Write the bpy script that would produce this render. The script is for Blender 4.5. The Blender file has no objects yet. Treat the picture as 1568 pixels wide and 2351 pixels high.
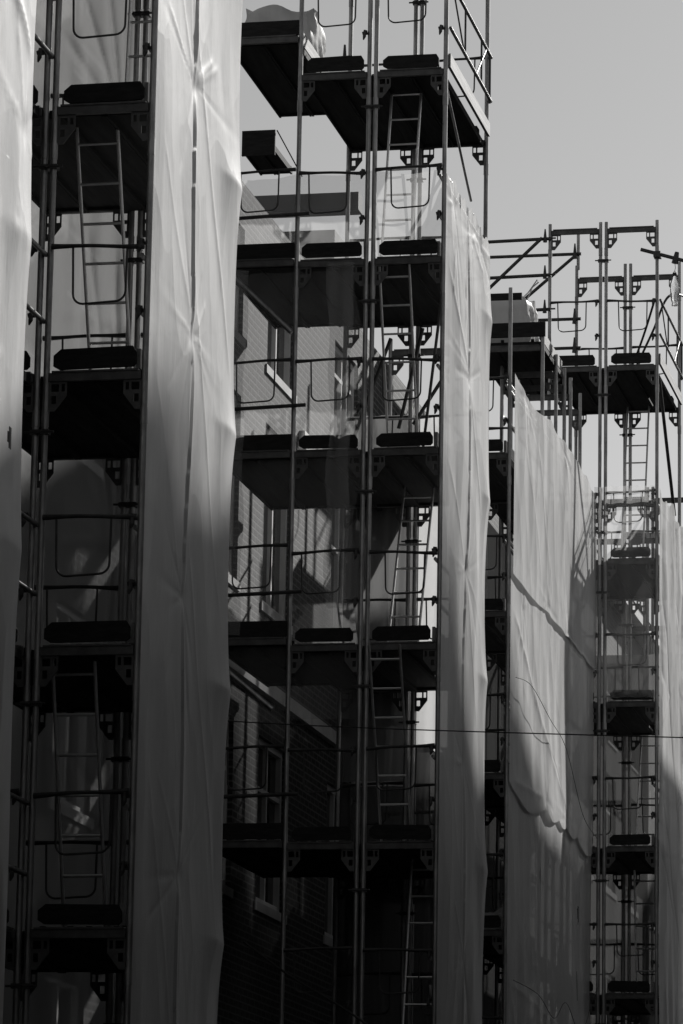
import bpy, math, random
import numpy as np
from mathutils import Vector, Matrix
random.seed(7); rng = np.random.default_rng(7)
R = math.radians
S = bpy.context.scene
COL = S.collection
CZ = 1.6                                   # eye height; heights below are given above the eye

# ------------------------------------------------------------------ camera
cam = bpy.data.cameras.new("camera")
cam.sensor_fit = 'VERTICAL'; cam.sensor_height = 36; cam.sensor_width = 24
cam.lens = 36 * 9216.5 / 2351
cam.clip_start = .5; cam.clip_end = 3000
co = bpy.data.objects.new("camera", cam); COL.objects.link(co)
co.matrix_world = Matrix.Translation((0, 0, CZ)) @ Matrix.Rotation(.206, 4, 'Z') @ Matrix.Rotation(math.pi/2 + .2061, 4, 'X') @ Matrix.Rotation(.0174, 4, 'Z')
S.camera = co

# ------------------------------------------------------------------ light
SUN_AZ, SUN_EL = 19.0, 30.0                # azimuth from the street axis (+Y) towards +X
SUN_STRENGTH, SKY = 5.0, .065
EXPOSURE = .35
W = bpy.data.worlds.new("World"); S.world = W; W.use_nodes = True
nt = W.node_tree; nt.nodes.clear()
sky = nt.nodes.new('ShaderNodeTexSky'); sky.sky_type = 'NISHITA'; sky.sun_disc = False
sky.sun_elevation = R(SUN_EL); sky.sun_rotation = R(SUN_AZ); sky.air_density = 1.0; sky.dust_density = .6; sky.ozone_density = 1
bw = nt.nodes.new('ShaderNodeRGBToBW'); bg = nt.nodes.new('ShaderNodeBackground'); wo = nt.nodes.new('ShaderNodeOutputWorld')
bg.inputs[1].default_value = SKY
nt.links.new(sky.outputs[0], bw.inputs[0]); nt.links.new(bw.outputs[0], bg.inputs[0]); nt.links.new(bg.outputs[0], wo.inputs[0])
sl = bpy.data.lights.new("sun", 'SUN'); sl.energy = SUN_STRENGTH; sl.angle = R(.5); sl.color = (1, .985, .96)
so = bpy.data.objects.new("sun", sl); COL.objects.link(so)
az, el = R(SUN_AZ), R(SUN_EL)
sd = Vector((math.sin(az)*math.cos(el), math.cos(az)*math.cos(el), math.sin(el)))
so.rotation_euler = sd.to_track_quat('Z', 'Y').to_euler(); so.location = (0, 0, 60)
S.view_settings.view_transform = 'Standard'; S.view_settings.look = 'None'
S.view_settings.gamma = 1; S.view_settings.exposure = EXPOSURE; S.view_settings.use_curve_mapping = False
S.render.engine = 'CYCLES'
S.cycles.max_bounces = 8; S.cycles.transparent_max_bounces = 16; S.cycles.diffuse_bounces = 3
S.cycles.transmission_bounces = 5; S.cycles.glossy_bounces = 3
S.cycles.caustics_reflective = False; S.cycles.caustics_refractive = False

# ------------------------------------------------------------------ materials (the photograph is black and white)
def g(v): return (v, v, v, 1)
def new_mat(name):
    m = bpy.data.materials.new(name); m.use_nodes = True
    t = m.node_tree; b = t.nodes['Principled BSDF']
    return m, t, b
def noise(t, scale, detail=4, coord='Object', rough=.6, stretch=None):
    tc = t.nodes.new('ShaderNodeTexCoord'); n = t.nodes.new('ShaderNodeTexNoise')
    n.inputs['Scale'].default_value = scale; n.inputs['Detail'].default_value = detail; n.inputs['Roughness'].default_value = rough
    if stretch:
        mp = t.nodes.new('ShaderNodeMapping'); mp.inputs['Scale'].default_value = stretch
        t.links.new(tc.outputs[coord], mp.inputs[0]); t.links.new(mp.outputs[0], n.inputs[0])
    else: t.links.new(tc.outputs[coord], n.inputs[0])
    return n.outputs[0]
def ramp(t, src, a, b, p0=.3, p1=.7):
    r = t.nodes.new('ShaderNodeValToRGB')
    r.color_ramp.elements[0].position = p0; r.color_ramp.elements[1].position = p1
    r.color_ramp.elements[0].color = g(a); r.color_ramp.elements[1].color = g(b)
    t.links.new(src, r.inputs[0]); return r.outputs[0]
def simple(name, lo, hi, rough=.6, metal=0, scale=6, stretch=None, bump=0, r2=None):
    m, t, b = new_mat(name)
    n = noise(t, scale, 5, stretch=stretch)
    t.links.new(ramp(t, n, lo, hi), b.inputs['Base Color'])
    b.inputs['Metallic'].default_value = metal; b.inputs['Roughness'].default_value = rough
    if r2 is not None:
        t.links.new(ramp(t, noise(t, scale*2.3, 3), rough, r2), b.inputs['Roughness'])
    if bump:
        bp = t.nodes.new('ShaderNodeBump'); bp.inputs['Strength'].default_value = bump; bp.inputs['Distance'].default_value = .01
        t.links.new(n, bp.inputs['Height']); t.links.new(bp.outputs[0], b.inputs['Normal'])
    return m
M_post = simple('galvanized_steel', .24, .5, .4, .9, 11, (1, 1, .3), .08, .6)
M_rail = simple('backlit_worn_steel', .05, .1, .45, .5, 12, None, .1, .6)  # darkness of backlit rails put into the base colour
M_beam = simple('weathered_steel_beam', .08, .16, .6, .3, 8, None, .1, .7)
M_ladder = simple('aluminium', .75, .9, .38, .95, 12, None, .05, .5)
M_deck = simple('weathered_plywood', .02, .045, .8, 0, 3, (6, .6, 6), .3)
M_toe = simple('backlit_toe_board_timber', .02, .04, .75, 0, 4, (2, 8, 8), .2)  # end boards seen against the light: their darkness is in the colour
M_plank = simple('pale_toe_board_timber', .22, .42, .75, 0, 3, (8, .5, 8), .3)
M_white = simple('white_paint', .62, .8, .5, 0, 3)
M_stone = simple('pale_stone', .45, .62, .8, 0, 3, None, .2)
M_dark = simple('dark_slate', .04, .07, .6, 0, 3, None, .2)
M_cable = simple('black_rubber', .01, .02, .6)
M_asphalt = simple('asphalt', .03, .05, .9, 0, 20, None, .3)
M_grey = simple('grey_render', .16, .24, .9, 0, 1.2, None, .2)
M_render = simple('plain_render', .04, .07, .9, 0, 1.2, None, .2)
for mm_ in (M_deck, M_toe): mm_.node_tree.nodes['Principled BSDF'].inputs['Specular IOR Level'].default_value = .12
def glass():
    m, t, b = new_mat('window_glass'); b.inputs['Base Color'].default_value = g(.02)
    b.inputs['Roughness'].default_value = .06; b.inputs['Metallic'].default_value = 0
    return m
M_glass = glass()
def brick():
    m, t, b = new_mat('brickwork')
    tc = t.nodes.new('ShaderNodeTexCoord'); sp = t.nodes.new('ShaderNodeSeparateXYZ'); cb = t.nodes.new('ShaderNodeCombineXYZ')
    ad = t.nodes.new('ShaderNodeMath'); ad.operation = 'ADD'
    t.links.new(tc.outputs['Object'], sp.inputs[0]); t.links.new(sp.outputs[0], ad.inputs[0]); t.links.new(sp.outputs[1], ad.inputs[1])
    t.links.new(ad.outputs[0], cb.inputs[0]); t.links.new(sp.outputs[2], cb.inputs[1])
    br = t.nodes.new('ShaderNodeTexBrick'); br.inputs['Scale'].default_value = 1
    br.inputs['Brick Width'].default_value = .22; br.inputs['Row Height'].default_value = .075
    br.inputs['Mortar Size'].default_value = .011; br.inputs['Mortar Smooth'].default_value = .2
    br.inputs['Color1'].default_value = g(.016); br.inputs['Color2'].default_value = g(.034); br.inputs['Mortar'].default_value = g(.14)
    t.links.new(cb.outputs[0], br.inputs[0])
    mx = t.nodes.new('ShaderNodeMixRGB'); mx.blend_type = 'MULTIPLY'; mx.inputs[0].default_value = .6
    t.links.new(br.outputs[0], mx.inputs[1]); t.links.new(ramp(t, noise(t, 2.5, 6), .5, 1, .25, .7), mx.inputs[2])
    t.links.new(mx.outputs[0], b.inputs['Base Color']); b.inputs['Roughness'].default_value = .85
    bp = t.nodes.new('ShaderNodeBump'); bp.inputs['Strength'].default_value = .5; bp.inputs['Distance'].default_value = .01; bp.invert = True
    t.links.new(br.outputs[1], bp.inputs['Height']); t.links.new(bp.outputs[0], b.inputs['Normal'])
    return m
M_brick = brick()
def sheet_mat(name, alb, trans, clear, bump=.25, streak=.12, gloss=.12, crumple=.22):
    """woven plastic sheeting: diffuse + light coming through + a little straight see-through"""
    m = bpy.data.materials.new(name); m.use_nodes = True; t = m.node_tree; t.nodes.clear()
    L = t.links.new
    n1 = noise(t, .9, 6, stretch=(1, 1, .25)); n2 = noise(t, 9, 5, stretch=(1, 1, .3))
    mix = t.nodes.new('ShaderNodeMixRGB'); mix.inputs[0].default_value = .35; L(n1, mix.inputs[1]); L(n2, mix.inputs[2])
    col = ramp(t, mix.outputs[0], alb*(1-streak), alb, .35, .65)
    # crumple lines: edges of large distorted cells, plus the upright ribs of the weave
    tc = t.nodes.new('ShaderNodeTexCoord'); mp = t.nodes.new('ShaderNodeMapping'); mp.inputs['Scale'].default_value = (1.3, 1.3, .55); mp.inputs['Rotation'].default_value = (.35, 0, 0)
    L(tc.outputs['Object'], mp.inputs[0])
    nz = t.nodes.new('ShaderNodeTexNoise'); nz.inputs['Scale'].default_value = 1.1; L(mp.outputs[0], nz.inputs[0])
    vm = t.nodes.new('ShaderNodeVectorMath'); vm.operation = 'MULTIPLY_ADD'; vm.inputs[1].default_value = (.5, .5, .5); L(nz.outputs[1], vm.inputs[0]); L(mp.outputs[0], vm.inputs[2])
    vo = t.nodes.new('ShaderNodeTexVoronoi'); vo.feature = 'F1'; vo.inputs['Scale'].default_value = 1.5; L(vm.outputs[0], vo.inputs['Vector'])
    wv = t.nodes.new('ShaderNodeTexNoise'); wv.inputs['Scale'].default_value = 14; wv.inputs['Detail'].default_value = 3
    m2 = t.nodes.new('ShaderNodeMapping'); m2.inputs['Scale'].default_value = (2, 2, .04); L(tc.outputs['Object'], m2.inputs[0]); L(m2.outputs[0], wv.inputs[0])
    b0 = t.nodes.new('ShaderNodeBump'); b0.inputs['Strength'].default_value = crumple; b0.inputs['Distance'].default_value = .1; L(vo.outputs['Distance'], b0.inputs['Height'])
    b1 = t.nodes.new('ShaderNodeBump'); b1.inputs['Strength'].default_value = .12; b1.inputs['Distance'].default_value = .01; L(wv.outputs[0], b1.inputs['Height']); L(b0.outputs[0], b1.inputs['Normal'])
    bp = t.nodes.new('ShaderNodeBump'); bp.inputs['Strength'].default_value = bump; bp.inputs['Distance'].default_value = .03; L(mix.outputs[0], bp.inputs['Height']); L(b1.outputs[0], bp.inputs['Normal'])
    d = t.nodes.new('ShaderNodeBsdfDiffuse'); L(col, d.inputs[0]); L(bp.outputs[0], d.inputs[2])
    tr = t.nodes.new('ShaderNodeBsdfTranslucent'); L(col, tr.inputs[0]); L(bp.outputs[0], tr.inputs[1])
    gl = t.nodes.new('ShaderNodeBsdfGlossy'); gl.inputs[0].default_value = g(.8); gl.inputs['Roughness'].default_value = .42; L(bp.outputs[0], gl.inputs['Normal'])
    tp = t.nodes.new('ShaderNodeBsdfTransparent')
    a = t.nodes.new('ShaderNodeMixShader'); a.inputs[0].default_value = trans; L(d.outputs[0], a.inputs[1]); L(tr.outputs[0], a.inputs[2])
    c = t.nodes.new('ShaderNodeMixShader'); c.inputs[0].default_value = gloss; L(a.outputs[0], c.inputs[1]); L(gl.outputs[0], c.inputs[2])
    e = t.nodes.new('ShaderNodeMixShader'); e.inputs[0].default_value = clear; L(c.outputs[0], e.inputs[1]); L(tp.outputs[0], e.inputs[2])
    o = t.nodes.new('ShaderNodeOutputMaterial'); L(e.outputs[0], o.inputs[0])
    return m
M_sheet = sheet_mat('scaffold_sheeting', .9, .34, .08, .3, .2, gloss=.15, crumple=.3)
M_sunlit_sheet = sheet_mat('sunlit_back_sheeting', .7, .5, .12, gloss=.03)  # lit copy of the back sheeting, sunlight put into its colour
M_dim = sheet_mat('half_shaded_back_sheeting', .24, .35, .15, gloss=.02)  # dimmer copy of the back sheeting, weaker light put into its colour
M_shade_sheet = sheet_mat('shaded_back_sheeting', .09, .25, .12, gloss=.01)  # shaded copy of the back sheeting, shade put into its colour
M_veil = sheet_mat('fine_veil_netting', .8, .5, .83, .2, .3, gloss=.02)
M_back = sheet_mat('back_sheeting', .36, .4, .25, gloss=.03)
M_net = sheet_mat('sheer_netting', .8, .5, .7, .2, .3, gloss=.05)
M_bag = sheet_mat('woven_bag_fabric', .7, .35, .0, .5, .3)
def bottle_mat():
    m, t, b = new_mat('clear_plastic'); b.inputs['Base Color'].default_value = g(.9)
    b.inputs['Transmission Weight'].default_value = .8; b.inputs['Roughness'].default_value = .12; b.inputs['IOR'].default_value = 1.4
    return m
M_bottle = bottle_mat()

# ------------------------------------------------------------------ mesh helpers
class MB:
    def __init__(s): s.v = []; s.f = []
    def box(s, x0, x1, y0, y1, z0, z1):
        n = len(s.v)
        s.v += [(x0,y0,z0),(x1,y0,z0),(x1,y1,z0),(x0,y1,z0),(x0,y0,z1),(x1,y0,z1),(x1,y1,z1),(x0,y1,z1)]
        s.f += [tuple(n+i for i in q) for q in ((0,3,2,1),(4,5,6,7),(0,1,5,4),(1,2,6,5),(2,3,7,6),(3,0,4,7))]
        return s
    def prism(s, pts, axis, a, b):
        """polygon pts (2-D) extruded along axis from a to b; axis 'x': pts=(y,z), 'y': pts=(x,z), 'z': pts=(x,y)"""
        def mk(p, w): return {'x': (w, p[0], p[1]), 'y': (p[0], w, p[1]), 'z': (p[0], p[1], w)}[axis]
        n = len(s.v); k = len(pts)
        s.v += [mk(p, a) for p in pts] + [mk(p, b) for p in pts]
        s.f.append(tuple(n+i for i in range(k))); s.f.append(tuple(n+k+i for i in reversed(range(k))))
        for i in range(k):
            j = (i+1) % k; s.f.append((n+j, n+i, n+k+i, n+k+j))
        return s
    def tube(s, pts, r, seg=8, cap=True):
        P = [Vector(p) for p in pts]; n0 = len(s.v); N = len(P)
        rr = r if isinstance(r, (list, tuple)) else [r]*N
        up = None
        for i, p in enumerate(P):
            d = (P[min(i+1, N-1)] - P[max(i-1, 0)]).normalized()
            if up is None:
                up = Vector((0, 0, 1)) if abs(d.z) < .9 else Vector((0, 1, 0))
            a = d.cross(up).normalized(); up = a.cross(d).normalized()
            for k in range(seg):
                th = 2*math.pi*k/seg
                s.v.append(tuple(p + (a*math.cos(th) + up*math.sin(th))*rr[i]))
        for i in range(N-1):
            for k in range(seg):
                k2 = (k+1) % seg; b = n0+i*seg
                s.f.append((b+k, b+k2, b+seg+k2, b+seg+k))
        if cap:
            s.f.append(tuple(n0+k for k in reversed(range(seg)))); s.f.append(tuple(n0+(N-1)*seg+k for k in range(seg)))
        return s
    def build(s, name, mat, parent=None, smooth=False, loc=(0, 0, 0)):
        me = bpy.data.meshes.new(name)
        l = Vector(loc)
        me.from_pydata([(v[0]-l.x, v[1]-l.y, v[2]-l.z + (CZ if parent is None else 0)) for v in s.v], [], s.f); me.update()
        me.materials.append(mat)
        import bmesh
        bm = bmesh.new(); bm.from_mesh(me); bmesh.ops.recalc_face_normals(bm, faces=bm.faces); bm.to_mesh(me); bm.free()
        if smooth:
            me.polygons.foreach_set('use_smooth', [True]*len(me.polygons))
            try: me.set_sharp_from_angle(angle=R(40))
            except Exception: pass
        o = bpy.data.objects.new(name, me); COL.objects.link(o); o.location = loc
        if parent is not None: o.parent = parent
        return o
def empty(name, loc, label, cat, group=None):
    """root at (x, y, z above the eye); its children are built in root-local coordinates"""
    o = bpy.data.objects.new(name, None); COL.objects.link(o)
    o.location = (loc[0], loc[1], loc[2] + CZ); o['label'] = label; o['category'] = cat; o.empty_display_size = .2
    if group: o['group'] = group
    return o
def tag(o, label, cat, group=None):
    o['label'] = label; o['category'] = cat
    if group: o['group'] = group
    return o
def struct(o): o['kind'] = 'structure'; return o
def local(mb, root):
    l = root.location; mb.v = [(v[0]-l.x, v[1]-l.y, v[2]-(l.z-CZ)) for v in mb.v]; return mb
def part(mb, name, mat, root, smooth=False): return local(mb, root).build(name, mat, root, smooth)

FLOOR = -CZ
# ------------------------------------------------------------------ scaffold parts
PR = .0245
def post_mb(x, y, z0, z1, joints=()):
    m = MB().tube([(x, y, z0), (x, y, z1)], PR, 12)
    for zj in joints: m.tube([(x, y, zj-.06), (x, y, zj+.06)], PR+.004, 12)
    return m
def beam_mb(xl, xr, y, z, lip=True):
    m = MB().box(xl, xr, y-.02, y+.02, z, z+.062)
    if lip: m.box(xl+.02, xr-.02, y-.03, y+.03, z+.062, z+.075)
    return m
def gusset_mb(x, y, z, s):
    """perforated corner plate below a beam; s=+1 plate runs to +X from the post"""
    w, h = .155, .22
    t = .006
    def b(x0, x1, z0, z1):
        a, c = sorted((x+s*x0, x+s*x1)); return (a, c, y-t, y+t, z-z1, z-z0)
    m = MB()
    p = .022
    # frame of strips leaving two openings and a slot, like pressed plates
    m.box(*b(p, w, 0, .018))
    m.box(*b(p, w, .075, .105)); m.box(*b(p+.075, p+.092, .018, .075)); m.box(*b(w-.014, w, .018, .075)); m.box(*b(p, p+.016, .018, .075))
    m.box(*b(p, p+.018, .105, h)); 
    pts = [(x+s*w, z-.105), (x+s*(p+.055), z-.105), (x+s*(p+.055), z-.165), (x+s*(p+.018), z-.165), (x+s*(p+.018), z-h), (x+s*(p+.045), z-h)]
    m.prism(pts, 'y', y-t, y+t)
    return m
def toe_mb(xl, xr, y, z, h=.145):
    """end toe board with clipped corners"""
    c = .045
    return MB().prism([(xl, z+c*.6), (xl+c, z), (xr-c*.5, z), (xr, z+c*.5), (xr, z+h-c), (xr-c*.6, z+h), (xl+c*1.2, z+h), (xl, z+h-c)], 'y', y-.014, y+.014)
_toe0 = toe_mb
def toe_mb(xl, xr, y, z, h=.145):
    m = _toe0(xl+random.uniform(-.015, .02), xr-random.uniform(-.015, .03), y, z+random.uniform(-.004, .008), h+random.uniform(-.012, .006))
    k = random.uniform(-.02, .02); m.v = [(v[0], v[1]+random.uniform(-.002, .002), v[2]+k*(v[0]-(xl+xr)/2)) for v in m.v]; return m
def endrail(root, xl, xr, y, z, tilt=.0, flip=False, drop=.43, wav=.004):
    m = MB()
    n = 9; pts = []
    for i in range(n):
        u = i/(n-1); pts.append((xl+(xr-xl)*u, y-.045, z+tilt*u+wav*math.sin(u*7+xl*9)))
    m.tube(pts, [.022,.018,.015,.014,.014,.014,.015,.018,.022], 8)
    r = part(m, 'guard_rail', M_rail, root, True)
    xa = xl+(.17 if not flip else .11); xb = xa+.39; rad = .075
    za = z+tilt*.4
    U = [(xa-.01, za)]
    for k in range(6):
        th = math.pi+k*math.pi/10; U.append((xa+rad+rad*math.cos(th), za-drop+rad+rad*math.sin(th)))
    for k in range(6):
        th = 1.5*math.pi+k*math.pi/10; U.append((xb-rad+rad*math.cos(th), za-drop+rad+.012+rad*math.sin(th)))
    U.append((xb+.005, za))
    part(MB().tube([(a, y-.045, b) for a, b in U], .0085, 8), 'knee_loop', M_rail, root, True)
def knob_mb(x, y, z, s=-1):
    m = MB().tube([(x+s*.02, y-.03, z), (x+s*.075, y-.035, z-.012)], [.026, .018], 6)
    m.tube([(x+s*.045, y-.05, z+.02), (x+s*.05, y-.05, z-.05), (x+s*.06, y-.05, z-.085)], [.014, .018, .006], 6)
    return m
def clamp_mb(xa, xb, y, z):
    m = MB().box(xa-.035, xb+.035, y-.034, y+.034, z-.018, z+.018)
    m.tube([(xa-.075, y-.03, z), (xb+.075, y-.03, z)], .009, 6)
    m.tube([((xa+xb)/2, y-.06, z), ((xa+xb)/2, y+.06, z)], .014, 6)
    return m
def side_rail(root, x, y0, y1, z, r=.0185):
    return part(MB().tube([(x, y0, z), (x, y1, z)], r, 10), 'side_rail', M_post, root, True)
def side_truss(root, x, y0, y1, z):
    """lattice side guard: two long rails with thin struts between"""
    m = MB()
    m.tube([(x, y0, z+1.0), (x, y1, z+1.0)], .018, 8); m.tube([(x, y0, z+.5), (x, y1, z+.5)], .018, 8)
    for a, b in ((.35, .35), (.75, .75)):
        m.tube([(x, y0+(y1-y0)*a, z+1.0), (x, y0+(y1-y0)*b, z+.5)], .011, 6)
    m.tube([(x, y0+.1, z+1.0), (x, y0+(y1-y0)*.33, z+.5)], .009, 6); m.tube([(x, y1-.35, z+.97), (x, y0+(y1-y0)*.62, z+.5)], .009, 6)
    m.tube([(x, y1-.09, z+1.0), (x, y1-.09, z+.45)], .013, 6)
    return part(m, 'side_guard', M_rail, root, True)
def deck(root, xl, xr, y0, y1, z, hatch=None, right_board=True, left_board=False):
    """deck planks lie between frames; hatch=(xa,xb,ya,yb) is left open"""
    m = MB(); n = 2
    za, zb = z+.0, z+.055
    w = (xr-xl)/n
    for i in range(n):
        a, b = xl+i*w+.003, xl+(i+1)*w-.003
        if hatch and i == 1 or (hatch and len(hatch) > 4):
            ha, hb, ya, yb = hatch[:4]
            for (c, d, e, f) in ((a, b, y0, ya), (a, b, yb, y1)):
                if f-e > .02: m.box(c, d, e, f, za+.02, zb)
            if ha-a > .01: m.box(a, ha, ya, yb, za+.02, zb)
            if b-hb > .01: m.box(hb, b, ya, yb, za+.02, zb)
        else:
            m.box(a, b, y0, y1, za+.02, zb)
        m.box(a, a+.022, y0, y1, za-.012, za+.019); m.box(b-.022, b, y0, y1, za-.012, za+.019)
        k = 1
        for q in range(k+1):
            yy = y0+(y1-y0-.04)*q/k
            if hatch and i == 1 and hatch[2]-.04 < yy < hatch[3]: continue
            m.box(a+.023, b-.023, yy, yy+.03, za-.004, za+.019)
    # claws hooked on the beams
    c = m
    for yy in (y0-.02, y1-.012):
        for i in range(n):
            for q in (.2, .8):
                c.box(xl+(i+q)*w-.02, xl+(i+q)*w+.02, yy, yy+.03, z+.056, z+.085)
    d = part(m, 'deck', M_deck, root)
    if right_board:
        ox = .045 if right_board == 2 else -.045
        part(MB().box(xr+ox, xr+ox+.03, y0-.0, y1-.0, z+.09, z+.235), 'side_toe_board', M_plank, root)
    if left_board:
        part(MB().box(xl-.05, xl-.02, y0-.02, y1-.0, z+.07, z+.215), 'side_toe_board', M_plank, root)
    return d
WD = .73
def tower(name, label, lanes, Y0, Y1, decks, frames, zb, zt, hatches=True, outer=None, rails_front=True, truss_levels=(), open_above=99, toe=True, back_rails=True, ztb=None, group='scaffold towers'):
    """lanes: list of (xl, xr) post axes; decks: beam heights that carry decks; frames: other beam heights"""
    root = empty(name, (lanes[0][1], Y0, FLOOR), label, 'scaffold', group)
    ztb = zt if ztb is None else ztb
    allz = sorted(decks+frames)
    for (xl, xr) in lanes:
        for Y, top in ((Y0, zt), (Y1, ztb)):
            for x in (xl, xr):
                part(post_mb(x, Y, FLOOR, top, [z-.27 for z in allz]), 'post', M_post, root, True)
            for z in allz:
                if z > top: continue
                part(beam_mb(xl+PR, xr-PR, Y, z), 'beam', M_beam, root)
                part(gusset_mb(xl, Y, z, 1), 'gusset_plate', M_beam, root)
                part(gusset_mb(xr, Y, z, -1), 'gusset_plate', M_beam, root)
    for j, z in enumerate(decks):
        for i, (xl, xr) in enumerate(lanes):
            hat = None
            if hatches and i == len(lanes)-1: hat = (xl+.37, xr-.1, Y1-.85, Y1-.25)
            if hatches and i == len(lanes)-1 and j % 2: hat = None
            deck(root, xl+.03, xr-.03, Y0+.035, Y1-.035, z, hat, right_board=(0 if i < len(lanes)-1 else 2 if z in truss_levels else 1))
            if i < len(lanes)-1: part(MB().box(xr-.03, lanes[i+1][0]+.03, Y0+.04, Y1-.04, z-.012, z+.054), 'gap_cover', M_deck, root)
            if toe:
                part(toe_mb(xl+.06, xr-.06, Y0-.0, z+.092), 'toe_board', M_toe, root)
                part(toe_mb(xl+.06, xr-.06, Y1-.0, z+.092), 'toe_board', M_toe, root)
            if rails_front:
                tl = random.uniform(-.035, .035)
                endrail(root, xl+.02, xr-.02, Y0, z+1.0, tl, flip=(i+j) % 2 == 0)
                endrail(root, xl+.02, xr-.02, Y1+.09, z+1.0, random.uniform(-.02, .03), flip=(i+j) % 2 == 1)
        for zz in (z+.5, z+1.0):
            for (xl, xr) in lanes:
                part(knob_mb(xr, Y0, zz+random.uniform(-.02, .02), -1), 'rail_lock', M_rail, root)
        if z in truss_levels: side_truss(root, lanes[-1][1]+.045, Y0, Y1, z)
        else:
            side_rail(root, lanes[-1][1]-.045, Y0, Y1, z+.92); side_rail(root, lanes[-1][1]-.045, Y0, Y1, z+.5)
    if len(lanes) > 1:
        for z in allz:
            for Y in (Y0, Y1):
                if z < (zt if Y == Y0 else ztb): part(clamp_mb(lanes[0][1], lanes[1][0], Y, z-.36+random.uniform(-.05, .05)), 'post_clamp', M_rail, root)
    return root
def brace(root, p, q, r=.022, mat=None): return part(MB().tube([p, q], r, 10), 'diagonal_brace', mat or M_post, root, True)
def ladder(b, t, zlo, zhi, label, w=.31, group='ladders'):
    """b, t: two points on the left stile"""
    b, t = Vector(b), Vector(t); d = (t-b)/(t.z-b.z)
    lo = b+d*(zlo-b.z); hi = b+d*(zhi-b.z)
    root = empty('ladder', tuple(lo), label, 'ladder', group)
    L = (hi-lo)
    for sx in (0, w): part(MB().box(-.011, .011, -.02, .02, 0, .01) if False else MB().tube([tuple(lo+Vector((sx, 0, 0))), tuple(hi+Vector((sx, 0, 0)))], .0135, 8), 'stile', M_ladder, root, True)
    n = int(L.length/.28)
    for k in range(1, n+1):
        p = lo+L*((k-.5)/n)
        part(MB().tube([tuple(p), tuple(p+Vector((w, 0, 0)))], .0115, 8), 'rung', M_ladder, root, True)
    return root

# ------------------------------------------------------------------ sheets
def creases(Y, Z, pins, segs, amp=.02, seed=0):
    r = np.random.default_rng(seed); o = np.zeros_like(Y)
    for (y, z) in pins:
        dy, dz = Y-y, (Z-z); rad = np.hypot(dy, dz); th = np.arctan2(dz, dy)
        ph = r.uniform(0, 6.28); a = np.zeros_like(Y)
        for k in range(5):
            t0 = r.uniform(-math.pi, math.pi); ln = r.uniform(.3, .9); wd = r.uniform(.04, .1)
            dt = np.abs((th-t0+math.pi) % (2*math.pi)-math.pi)
            a += r.choice([-1, 1])*np.exp(-(dt/wd)**2)*np.exp(-rad/ln)*np.clip(rad/.1, 0, 1)
        o += amp*.4*a - amp*.6*np.exp(-(rad/.1)**2)
    segs = list(segs)
    for (y, z) in pins:
        for k in range(4):
            t0 = r.uniform(-math.pi, math.pi); ln = r.uniform(.6, 1.6)
            segs.append((y, z, y+ln*math.cos(t0)*.6, z+ln*math.sin(t0), r.choice([-1, 1])*r.uniform(.008, .016), .045))
    for (y0, z0, y1, z1, a, w) in segs:
        L = math.hypot(y1-y0, z1-z0); ux, uz = (y1-y0)/L, (z1-z0)/L
        s = (Y-y0)*ux+(Z-z0)*uz; d = -(Y-y0)*uz+(Z-z0)*ux
        m = np.clip(s/(.15*L), 0, 1)*np.clip((L-s)/(.15*L), 0, 1)
        o += .6*a*m*np.exp(-np.abs(d)/(w*.6))
    return o
def smooth_noise(Y, Z, sy, sz, seed, oct=3):
    r = np.random.default_rng(seed); o = np.zeros_like(Y)
    for k in range(10):
        fy, fz = r.normal(0, 1/sy), r.normal(0, 1/sz); o += np.sin(Y*fy*3+Z*fz*3+r.uniform(0, 6.28))/3.2
    return o
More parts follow.
